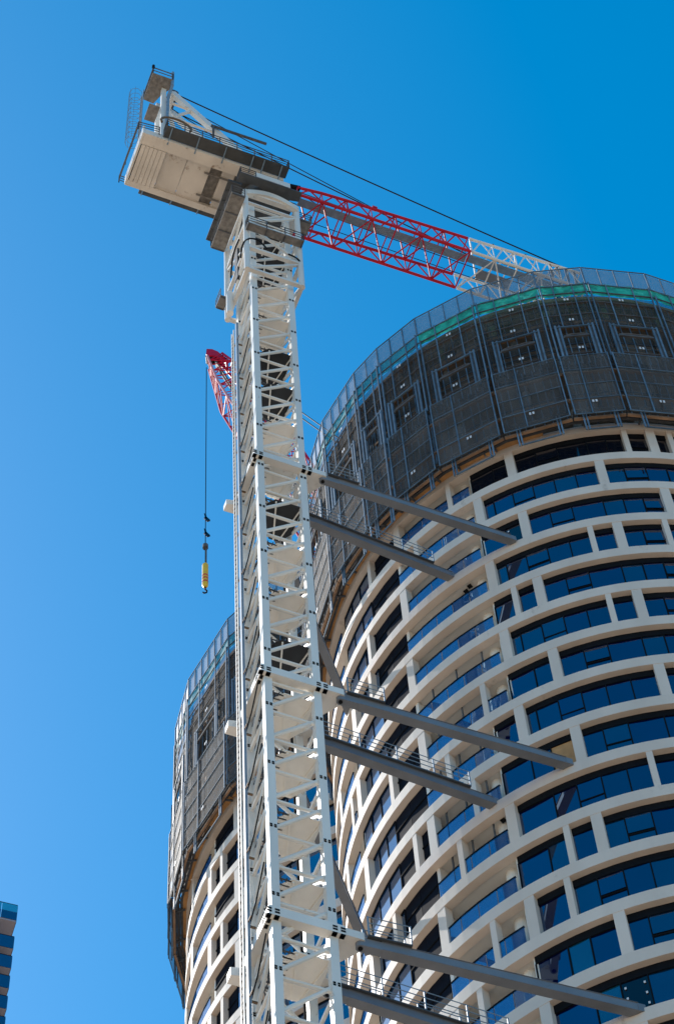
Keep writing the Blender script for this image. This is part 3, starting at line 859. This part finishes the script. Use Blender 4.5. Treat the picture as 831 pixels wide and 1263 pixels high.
# ---- yoke and slewing ring
MB().box(-1.45, 1.45, -1.45, 1.45, cz1 + 0.55, cz1 + 0.8).build('slewing_frame', M['deckdark'], crane)
yk = MB()
pts = []
for i in range(13):
    x = -1.55 + 3.1 * i / 12
    pts.append((x, 145.3 + off + 0.75 * math.cos(x / 1.55 * math.pi / 2)))
yk.oprism(pts + [(x_, min(z_ + 0.62, 146.7 + off)) for x_, z_ in reversed(pts)], V((0, -1.85, 0)), V((1, 0, 0)), V((0, 0, 1)), V((0, 1, 0)), 0, 0.26)
yk.build('yoke_arch', M['cream'], crane)
MB().tube((0, 0, cz1 + 0.81), (0, 0, 149.9 + off), 1.28, 28).build('slewing_ring', M['galv_dark'], crane)
uf = [(-2.15, -2.35), (1.7, -2.35), (1.7, -1.75)]
for i in range(9):
    t = 1 - i / 8
    uf.append((-2.0 + 3.5 * t, -1.72 - 0.12 * math.sin(t * math.pi * 2)))
platform(crane, uf + [(-2.15, -1.72)], 147.0 + off, 'deckdark', 0.10, 0)
rails(crane, [(-2.1, -1.75, 147.1 + off), (-2.1, -2.3, 147.1 + off), (-1.15, -2.3, 147.1 + off)], 0.95, 3, 'galv_dark')
MB().box(-1.05, 1.15, -1.95, -1.45, 148.35 + off, 149.05 + off).build('cable_box', M['white'], crane)
platform(crane, [(-2.6, -1.6), (-1.75, -1.6), (-1.75, 2.4), (-2.6, 2.4)], 147.2 + off, 'deckdark', 0.10, 0.6)

# ---- machinery deck
dz = 149.9 + off
deck = sub_empty('machinery_deck', crane, (0, 0, 0))
MB().box(-7.85, 0.85, -1.72, -1.02, dz, dz + 0.75).build('side_beam', M['cream'], deck)
MB().box(-7.95, -1.9, 1.38, 1.74, dz, dz + 0.75).build('side_beam', M['cream'], deck)
MB().box(-6.25, -4.95, -1.017, 1.377, dz + 0.22, dz + 0.28).build('belly_panel', M['cream'], deck)
MB().box(-4.92, -3.45, -1.017, 1.377, dz + 0.24, dz + 0.30).build('belly_panel', M['cream'], deck)
MB().box(-3.44, -2.75, -1.017, 1.377, dz + 0.40, dz + 0.44).build('grating_bay', M['grating'], deck)
MB().box(-2.74, -1.95, -1.017, 1.377, dz + 0.20, dz + 0.28).build('belly_panel', M['cream'], deck)
for y in (-0.55, 0.9):
    MB().box(-3.75, -2.25, y - 0.05, y + 0.05, dz + 0.08, dz + 0.17).build('cross_tie', M['grating'], deck)
MB().box(-1.94, 1.6, -1.018, 1.6, dz + 0.05, dz + 0.5).build('turntable', M['deckdark'], deck)
for i in range(6):
    x = -7.80 + i * 0.255
    MB().box(x, x + 0.236, -1.0, 1.36, dz - 0.05 + 0.012 * (i % 2), dz + 1.5).build('counterweight_slab', M['cream'], deck)
for i in range(5):
    x = -7.55 + i * 0.24
    MB().box(x, x + 0.20, -1.745, -1.40, dz - 0.03, dz + 0.3).build('counterweight_slab', M['cream'], deck)
MB().box(-7.98, -7.86, -1.72, 1.74, dz + 0.05, dz + 1.3).build('end_plate', M['white'], deck)
MB().box(-6.2, 0.5, -1.4, 1.3, dz + 0.78, dz + 2.0).build('winch_house', M['cream'], deck)
MB().tube((-5.2, -1.1, dz + 2.7), (-5.2, 1.0, dz + 2.7), 0.55, 18).build('winch_drum', M['galv_dark'], deck)
# near-side walkway with railings, far-side walkway
platform(crane, [(-6.75, -2.50), (0.95, -2.50), (0.95, -1.75), (-6.75, -1.75)], dz + 0.35, 'deckdark', 0.08, 0)
rails(crane, [(-6.72, -1.8, dz + 0.43), (-6.72, -2.48, dz + 0.43), (0.92, -2.48, dz + 0.43), (0.92, -1.8, dz + 0.43)], 1.1, 3, 'galv_dark', 0.03)
for x in (-6.4, -4.7, -3.0, -1.3, -0.6, 0.5):
    MB().bar((x, -2.45, dz + 0.34), (x, -1.5, dz - 0.05), 0.07, 0.07).build('walkway_bracket', M['galv'], crane)
platform(crane, [(-7.0, 1.76), (-1.6, 1.76), (-1.6, 2.1), (-7.0, 2.1)], dz + 0.3, 'deckdark', 0.08, 0)
for x in (-6.8, -5.0, -3.3, -1.7):
    MB().bar((x, 1.75, dz + 0.1), (x, 2.15, dz + 0.32), 0.07, 0.07).build('walkway_bracket', M['galv'], crane)
rails(crane, [(-8.28, -1.7, dz + 0.5), (-8.28, 1.88, dz + 0.5), (-7.6, 1.9, dz + 0.5)], 1.15, 3, 'galv_dark', 0.032)
rails(crane, [(-8.28, -1.7, dz + 0.5), (-7.0, -1.8, dz + 0.5)], 1.15, 3, 'galv_dark', 0.032)
# hose loop
hp = [V((-6.1 + 0.95 * math.cos(t), -2.15, dz + 2.05 + 1.0 * math.sin(t))) for t in [i * math.pi / 9 for i in range(-1, 11)]]
MB().path(hp, 0.075, 8).build('hose_loop', M['rust'], crane)

# ---- A-frame
af = sub_empty('a_frame', crane, (0, 0, 0))
apz = 162.3 + off
for y in (-0.62, 0.45):
    MB().bar((-6.0, y, apz), (1.6, y, dz + 0.7), 0.30, 0.46).build('frame_leg', M['white'], af)
    MB().bar((-6.55, y, apz + 0.1), (-6.45, y, dz + 1.5), 0.26, 0.30).build('frame_post', M['white'], af)
MB().bar((-6.0, -0.6, apz - 1.9), (-4.5, -0.6, apz - 2.0), 0.14).build('cross_brace', M['cream'], af)
MB().bar((-4.6, -0.6, apz - 2.05), (-5.8, -0.6, apz - 4.3), 0.14).build('cross_brace', M['cream'], af)
MB().bar((-6.4, -0.6, apz - 4.6), (-3.2, -0.6, apz - 4.7), 0.13).build('cross_brace', M['cream'], af)
MB().bar((-6.4, -0.5, apz - 1.2), (-5.0, 0.4, apz - 7.2), 0.22).build('cross_brace', M['white'], af)
MB().bar((-5.9, -0.6, apz - 0.5), (-5.9, 0.45, apz - 0.5), 0.25).build('cross_brace', M['white'], af)
MB().tube((-5.9, -0.75, apz + 0.1), (-5.9, 0.6, apz + 0.1), 0.33, 14).build('sheave', M['galv_dark'], af)
tp = [(-7.55, -1.45), (-6.2, -1.45), (-6.18, -0.80), (-6.6, -0.2), (-6.86, 0.45), (-7.55, 0.40)]
platform(af, tp, apz + 0.05, 'grating', 0.10, 0)
rails(af, [(-6.2, -0.8, apz + 0.15), (-6.2, -1.43, apz + 0.15), (-7.53, -1.43, apz + 0.15), (-7.53, 0.38, apz + 0.15), (-6.9, 0.43, apz + 0.15)], 1.1, 2, 'galv_dark', 0.04)
MB().path([V((-6.2, -1.35, apz + 1.8)), V((-6.2, -1.35, apz - 0.8)), V((-6.3, -0.9, apz - 2.0)), V((-6.3, -0.9, dz + 1.4))], 0.10, 8).build('conduit_post', M['galv'], af)
MB().tube((-7.53, -1.43, apz + 1.2), (-7.53, -1.43, apz + 1.6), 0.10, 8).build('beacon', M['black'], af)
platform(af, [(-7.4, -0.6), (-6.7, -0.6), (-6.7, 0.5), (-7.4, 0.5)], apz - 3.4, 'grating', 0.08, 0)
lc = MB()
for y in (-0.25, 0.2):
    lc.tube((-7.75, y, dz + 1.0), (-7.75, y, apz - 0.1), 0.035, 6)
for i in range(34):
    z = dz + 1.2 + i * 0.32
    if z < apz:
        lc.tube((-7.75, -0.25, z), (-7.75, 0.2, z), 0.02, 5)
lc.build('ladder', M['galv'], af)
hc = MB()
for i in range(11):
    z = dz + 2.6 + i * 0.9
    if z < apz - 0.2:
        hc.path([V((-7.75 - 0.42 - 0.42 * math.cos(t), -0.02 + 0.42 * math.sin(t), z)) for t in [k * math.pi / 4 for k in range(-4, 5)]], 0.014, 4)
for t in (-1.2, -0.4, 0.4, 1.2):
    x, y = -8.17 - 0.42 * math.cos(t), -0.02 + 0.42 * math.sin(t)
    hc.tube((x, y, dz + 2.5), (x, y, apz - 0.5), 0.012, 4)
hc.build('ladder_cage', M['galv'], af)
# davit beam on the front leg
MB().bar((-3.45, -0.9, 157.85 + off), (0.2, -0.9, 157.95 + off), 0.14, 0.16).bar((-3.3, -0.9, 157.8 + off), (-3.25, -0.75, 156.3 + off), 0.14).build('davit', M['galv_dark'], af)

# ---- jib: box lattice, red then white
jw = 1.25
U0, U1, U2 = 1.9, 13.1, 20.7
zt_ = lambda u: 151.30 + 0.085 * (u - 2.0) + off if u > 4 else 150.9 + 0.28 * (u - 1.9) + off
zb_ = lambda u: 149.75 + 0.03 * (u - 2.0) + off
def jib_part(name, us, m_, light=None):
    e = sub_empty(name, crane, (0, 0, 0))
    for y in (-jw, jw):
        for f in (zt_, zb_):
            mb = MB()
            for a, b in zip(us, us[1:]):
                mb.tube((a, y, f(a)), (b, y, f(b)), 0.10, 8)
            mb.build('chord', m_, e)
    for i, (a, b) in enumerate(zip(us, us[1:])):
        m = (a + b) / 2
        for y in (-jw, jw):
            MB().tube((a, y, zb_(a)), (m, y, zt_(m)), 0.052, 6).build('lacing', m_, e)
            MB().tube((m, y, zt_(m)), (b, y, zb_(b)), 0.052, 6).build('lacing', m_, e)
            MB().tube((a, y, zb_(a)), (a, y, zt_(a)), 0.035, 6).build('lacing', m_, e)
        s_ = 1 if i % 2 else -1
        MB().tube((a, -jw * s_, zb_(a)), (b, jw * s_, zb_(b)), 0.045, 6).build('lacing', m_, e)
        MB().tube((b, -jw, zb_(b)), (b, jw, zb_(b)), 0.045, 6).build('lacing', m_, e)
        MB().tube((a, jw * s_, zt_(a)), (b, -jw * s_, zt_(b)), 0.052, 6).build('lacing', m_, e)
        MB().tube((b, -jw, zt_(b)), (b, jw, zt_(b)), 0.04, 6).build('lacing', m_, e)
    return e
n1 = 7
us = [U0 + (U1 - U0) * i / n1 for i in range(n1 + 1)]
jr = jib_part('red_jib_section', us, M['red'])
n2 = 5
us2 = [U1 + 0.12 + (U2 - U1 - 0.12) * i / n2 for i in range(n2 + 1)]
jwh = jib_part('white_jib_section', us2, M['white'])
MB().box(2.2, U1 - 0.05, -0.85, -0.35, 150.35 + off, 150.42 + off).build('jib_walkway', M['galv'], crane)
MB().box(U1 + 0.05, 20, -0.85, -0.35, 150.65 + off, 150.72 + off).build('jib_walkway', M['galv'], crane)
MB().box(14.2, 16.4, 0.0, 0.6, 151.0 + off, 151.1 + off).build('jib_winch_tray', M['strut'], crane)
rails(crane, [(2.3, -0.85, 150.42 + off), (U1 - 0.1, -0.85, 150.42 + off)], 0.9, 2, 'galv_dark', 0.018, 1.6)
MB().tube((0.9, -1.1, 150.9 + off), (2.1, -1.2, 151.0 + off), 0.17, 12).build('jib_pivot', M['black'], crane)
MB().box(6.8, 7.1, -1.36, -1.1, zt_(7) + 0.08, zt_(7) + 0.3).build('jib_lug', M['red'], crane)
for i, u in enumerate((14.8, 17.0)):
    MB().path([V((u, -jw, zt_(u))), V((u, -jw, zt_(u) + 0.3)), V((u + 0.1, -jw + 0.05, zt_(u) + 0.45))], 0.05).build('rope_guide', M['galv_dark'], crane)
for i in range(4):
    u = 18.6 + i * 0.55
    MB().path([V((u, -jw - 0.02, zt_(u) - 0.05)), V((u + 0.5, -0.6, zt_(u) + 0.1)), V((u + 0.75, 0.2, zt_(u) - 0.1))], 0.10).build('jib_head_loop', M['strut'], crane)
# ropes
def rope(p, q, sag=0.0, r=0.03, n=10, parent=crane, m_='black', nm='rope'):
    p, q = V(p), V(q)
    pts = [p.lerp(q, i / n) - V((0, 0, sag * 4 * (i / n) * (1 - i / n))) for i in range(n + 1)]
    return MB().path(pts, r, 6).build(nm, M[m_], parent)
rope((-5.8, -0.62, apz + 0.1), (20.3, -1.05, zt_(20.3) + 0.5), 0.25, 0.045, nm='pendant_rope')
rope((-5.8, 0.45, apz + 0.1), (20.3, 0.9, zt_(20.3) + 0.5), 0.25, 0.04, nm='pendant_rope')
rope((-5.7, -0.3, apz - 0.4), (7.0, -1.2, zt_(7) + 0.2), 0.1, 0.03, nm='hoist_rope')
rope((-5.7, 0.1, apz - 0.8), (4.2, -0.4, 151.0 + off), 0.1, 0.028, nm='hoist_rope')
rope((-5.2, -0.4, dz + 3.2), (20, -0.2, zt_(20) + 0.1), 0.2, 0.028, nm='hoist_rope')
rope((-5.2, 0.3, dz + 3.1), (20, 0.2, 151.6 + off), 0.3, 0.028, nm='hoist_rope')
rope((2.2, 0.3, 150.1 + off), (20, 0.5, 150.6 + off), 0.05, 0.025, nm='hoist_rope')

# ------------------------------------------------------------------ tie struts from the mast to the towers
def pin_world(u, v):
    return V((MAST[0], MAST[1], 0)) + dU * u + dV * v
def tie_strut(label, p, q, z, walk=0, up_rail=False, t0=0.0):
    p, q = V((p[0], p[1], 0)), V((q[0], q[1], 0))
    d = (q - p)
    Ls = d.length
    ang = math.atan2(d.y, d.x)
    t = thing('tie_strut', label, 'tie strut', (p.x, p.y, z), ang, 'tie struts bracing the crane mast')
    w = 0.32
    # body with a rounded nose at the pin
    nose = [(0.55, -w / 2), (Ls, -w / 2), (Ls, w / 2), (0.55, w / 2)] + [(-0.05 + 0.22 - 0.22 * math.cos(a), 0.17 * math.sin(a)) for a in (1.2, 0.6, 0.0, -0.6, -1.2)]
    MB().prism(nose, -0.22, 0.22).build('strut_body', M['strut'], t)
    for zz in (-0.235, 0.223):
        MB().box(0.9, Ls - 0.02, -w / 2 - 0.03, w / 2 + 0.03, zz, zz + 0.012).build('flange', M['strut'], t)
    MB().tube((0.13, 0, -0.26), (0.13, 0, 0.27), 0.09, 12).build('pin', M['black'], t)
    MB().box(Ls - 0.05, Ls + 0.25, -0.175, 0.175, -0.205, 0.205).build('end_plate', M['strut'], t)
    if walk:
        MB().box(t0, walk, -0.30, 0.30, 0.24, 0.30).build('walkway', M['deckdark'], t)
        for y in (-0.29, 0.29):
            mb = MB()
            for hh in (0.36, 0.70, 1.05):
                mb.tube((t0, y, 0.3 + hh), (walk, y, 0.3 + hh), 0.022, 6)
            k = max(1, round((walk - t0) / 1.75))
            for i in range(k + 1):
                x = t0 + (walk - t0) * i / k
                x = min(max(x, t0 + 0.03), walk - 0.03)
                mb.bar((x, y, 0.3), (x, y, 1.36), 0.06, 0.05)
            mb.build('railing', M['galv'], t)
    return t
pa = pin_world(1.93, -1.18)
pb = pin_world(1.55, 1.05)
pc = pin_world(0.6, 1.75)
ZT = (111.95, 92.1, 75.6)
tie_strut('long bare grey tie strut, highest of all, from the upper mast collar to the tower', pa, (8.12, 60.45), ZT[0], 1.9, False, 0.35)
tie_strut('long grey tie strut from the middle mast collar, ending at the plywood window', pa, (8.46, 60.40), ZT[1], 2.0, False, 0.35)
tie_strut('long grey tie strut from the lowest mast collar, ending beside the navy board', pa, (9.10, 60.30), ZT[2], 2.0, False, 0.35)
tie_strut('grey tie strut with walkway and railing, just below the highest bare strut', pb, (5.20, 62.20), ZT[0], 7.2, True, 0.5)
tie_strut('grey tie strut with walkway and long railing, just below the middle bare strut', pb, (5.36, 62.05), ZT[1], 7.2, True, 0.5)
tie_strut('grey tie strut with walkway and railing at the bottom edge of the picture', pb, (5.42, 62.0), ZT[2], 7.2, True, 0.5)
tie_strut('dark grey tie strut running straight back beside the mast, above the middle collar', pc, (-0.30, 69.0), ZT[0] - 0.3)
tie_strut('dark grey tie strut running straight back beside the mast, above the lowest collar', pc, (-0.38, 68.6), ZT[1] - 0.3)

# ------------------------------------------------------------------ second luffing crane behind the towers
c2 = thing('luffing_crane', 'second crane with magenta red lattice jib head showing behind the white mast', 'luffing crane', (1.6, 86.0, 128.0))
lz = -128.0
tip, foot = V((-7.6, 0, 194.0 - 128)), V((0.0, 0, 153.0 - 128))
tip = V((-10.35, 0, 194.2 - 128))
ax_ = (foot - tip).normalized()
sy_ = V((0, 1, 0))
sz_ = ax_.cross(sy_).normalized()
if sz_.x < 0:
    sz_ = -sz_
Lb = (foot - tip).length
def bw(s):                                # half width along the jib from tip
    return 0.50 + (1.35 - 0.50) * min(1, s / 7.5)
def bp_(s, a, b):
    return tip + ax_ * s + sy_ * (a * bw(s)) + sz_ * (b * bw(s))
jb = sub_empty('jib', c2)
for a in (-1, 1):
    for b in (-1, 1):
        mb = MB()
        st = [0.9, 7.5, Lb - 0.5]
        for p0, p1 in zip(st, st[1:]):
            mb.tube(bp_(p0, a, b), bp_(p1, a, b), 0.10, 8)
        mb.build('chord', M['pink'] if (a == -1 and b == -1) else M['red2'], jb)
ss = [0.9]
while ss[-1] < Lb - 3:
    ss.append(ss[-1] + 1.25 * bw(ss[-1]) + 0.35)
for i, (s0, s1) in enumerate(zip(ss, ss[1:])):
    q = 1 if i % 2 else -1
    for a in (-1, 1):
        MB().tube(bp_(s0, a, -q), bp_(s1, a, q), 0.05, 6).build('lacing', M['red2'], jb)
        MB().tube(bp_(s0, q, a), bp_(s1, -q, a), 0.05, 6).build('lacing', M['red2'], jb)
    MB().tube(bp_(s1, -1, -1), bp_(s1, -1, 1), 0.04, 6).tube(bp_(s1, -1, 1), bp_(s1, 1, 1), 0.04, 6).tube(bp_(s1, 1, 1), bp_(s1, 1, -1), 0.04, 6).tube(bp_(s1, 1, -1), bp_(s1, -1, -1), 0.04, 6).build('lacing', M['red2'], jb)
MB().bar(bp_(1.2, 0, -0.1), bp_(Lb - 1, 0, -0.1), 0.55, 0.12, tuple(sz_)).build('jib_walkway', M['galv_dark'], c2)
hd = MB()
hpoly = [(-0.9, -0.25), (-0.65, 0.15), (0.0, 0.45), (0.6, 0.55), (2.2, 0.72), (2.0, 0.48), (0.7, 0.10), (0.4, -0.5), (0.1, -0.55)]
for y in (-0.42, 0.30):
    hd.oprism(hpoly, tip + sy_ * y, ax_, sz_, sy_, 0, 0.12)
hd.oprism([(-0.3, 0.26), (2.1, 0.56), (2.0, 0.68), (-0.2, 0.38)], tip + sy_ * -0.30, ax_, sz_, sy_, 0, 0.6)
hd.build('jib_head', M['red2'], c2)
MB().tube(tip + V((-0.15, -0.3, -0.35)), tip + V((-0.15, 0.3, -0.35)), 0.42, 16).build('sheave', M['black'], c2)
MB().box(-0.9, 0.9, -0.9, 0.9, 0, foot.z - 0.4).build('mast', M['white'], c2)
MB().box(-1.5, 5.5, -1.4, 1.4, foot.z - 1.4, foot.z - 0.4).build('machinery_deck', M['cream'], c2)
apx = V((3.4, 0, 168.5 - 128))
for y in (-0.8, 0.8):
    MB().bar(foot + V((0.3, y, 0)), apx + V((0, y * 0.5, 0)), 0.3).bar(V((5.2, y, foot.z - 0.5)), apx + V((0, y * 0.5, 0)), 0.25).build('a_frame_leg', M['white'], c2)
    rope(bp_(0.6, 0, 1) + V((0, y * 0.4, 0)), apx + V((0, y * 0.5, 0.5 * y)), 0.1, 0.045, 8, c2, nm='pendant_rope')
# hook on its own rope below the jib head
hx, hy = tip.x + 1.6 - 0.50, 86.0
hk = thing('crane_hook', 'yellow crane hook weight hanging on a long rope left of the mast', 'hook', (hx, hy, 155.9))
L_ = lambda z: z - 155.9
MB().tube((0, 0, L_(160.0)), (0, 0, L_(192.3)), 0.034, 6).build('hoist_rope', M['black'], hk)
MB().tube((0, 0, 0.75), (0, 0, 3.6), 0.21, 16).tube((0, 0, 3.6), (0, 0, 3.85), 0.21, 16, 0.09).tube((0, 0, 0.5), (0, 0, 0.75), 0.12, 16, 0.21).build('weight', M['yellow'], hk)
for z in (1.05, 1.5, 1.9):
    MB().tube((0, 0, z), (0, 0, z + 0.16), 0.217, 16).build('red_band', M['redmark'], hk)
MB().path([V((0, 0, 0.6)), V((0, 0, 0.2)), V((0.12, 0, 0.0)), V((0.10, 0, -0.24)), V((-0.06, 0, -0.30)), V((-0.14, 0, -0.16))], 0.055, 8).build('hook', M['black'], hk)
MB().bar((0.05, 0, 3.85), (0.05, 0, 6.2), 0.10).tube((0, 0, 6.1), (0, 0, 6.5), 0.2, 10).build('swivel', M['galv_dark'], hk)
for z in (8.3, 10.6):
    MB().bar((-0.02, 0, z), (0.22, 0, z - 0.5), 0.12, 0.24).bar((-0.04, 0, z + 0.6), (0.04, 0, z - 0.2), 0.12, 0.14).build('rope_clamp', M['navy'], hk)

# ------------------------------------------------------------------ distant apartment block
D0 = V((-33.1, 145.6, 206.1))
fb = thing('apartment_block', 'distant high rise with blue glass balcony fronts at the lower left edge', 'apartment block', (D0.x, D0.y, -UP), R_(22))
zT = D0.z + UP
FB = 2.95
MB().box(-16, -1.6, 1.6, 14, 0, zT - 1.0).build('core', M['farwall'], fb)
for i in range(14):
    z = zT - 2.2 - i * FB - (1.2 if i else 0)
    hgl = 2.2 if i == 0 else 1.45
    f = MB().box(-16, -0.06, 0.06, 15, z - 0.28, z - 0.05).build('balcony_slab', M['farwall'], fb)
    for j in range(9):
        x0 = -1.55 * (j + 1)
        if i == 0:
            MB().box(x0 + 0.03, x0 + 1.52, 0, 0.05, z + 1.12, z + hgl).build('balcony_glass', M['farteal'], fb)
            MB().box(x0 + 0.03, x0 + 1.52, 0, 0.05, z - 0.1, z + 1.08).build('balcony_glass', M['farblue'], fb)
        else:
            MB().box(x0 + 0.03, x0 + 1.52, 0, 0.05, z - 0.3, z + hgl).build('balcony_glass', M['farblue'], fb)
    for j in range(8):
        y0 = 0.06 + 1.55 * j
        MB().box(-0.05, 0.0, y0 + 0.03, y0 + 1.52, z - 0.3, z + hgl).build('balcony_glass', M['farblue'], fb)
    MB().box(-15.9, -0.04, -0.02, 0.08, z + hgl + 0.001, z + hgl + 0.06).build('hand_rail', M['frame'], fb)
    MB().box(-3.4, -1.59, 1.45, 1.59, z, z + FB - 0.3).build('screen_wall', M['frame'], fb)
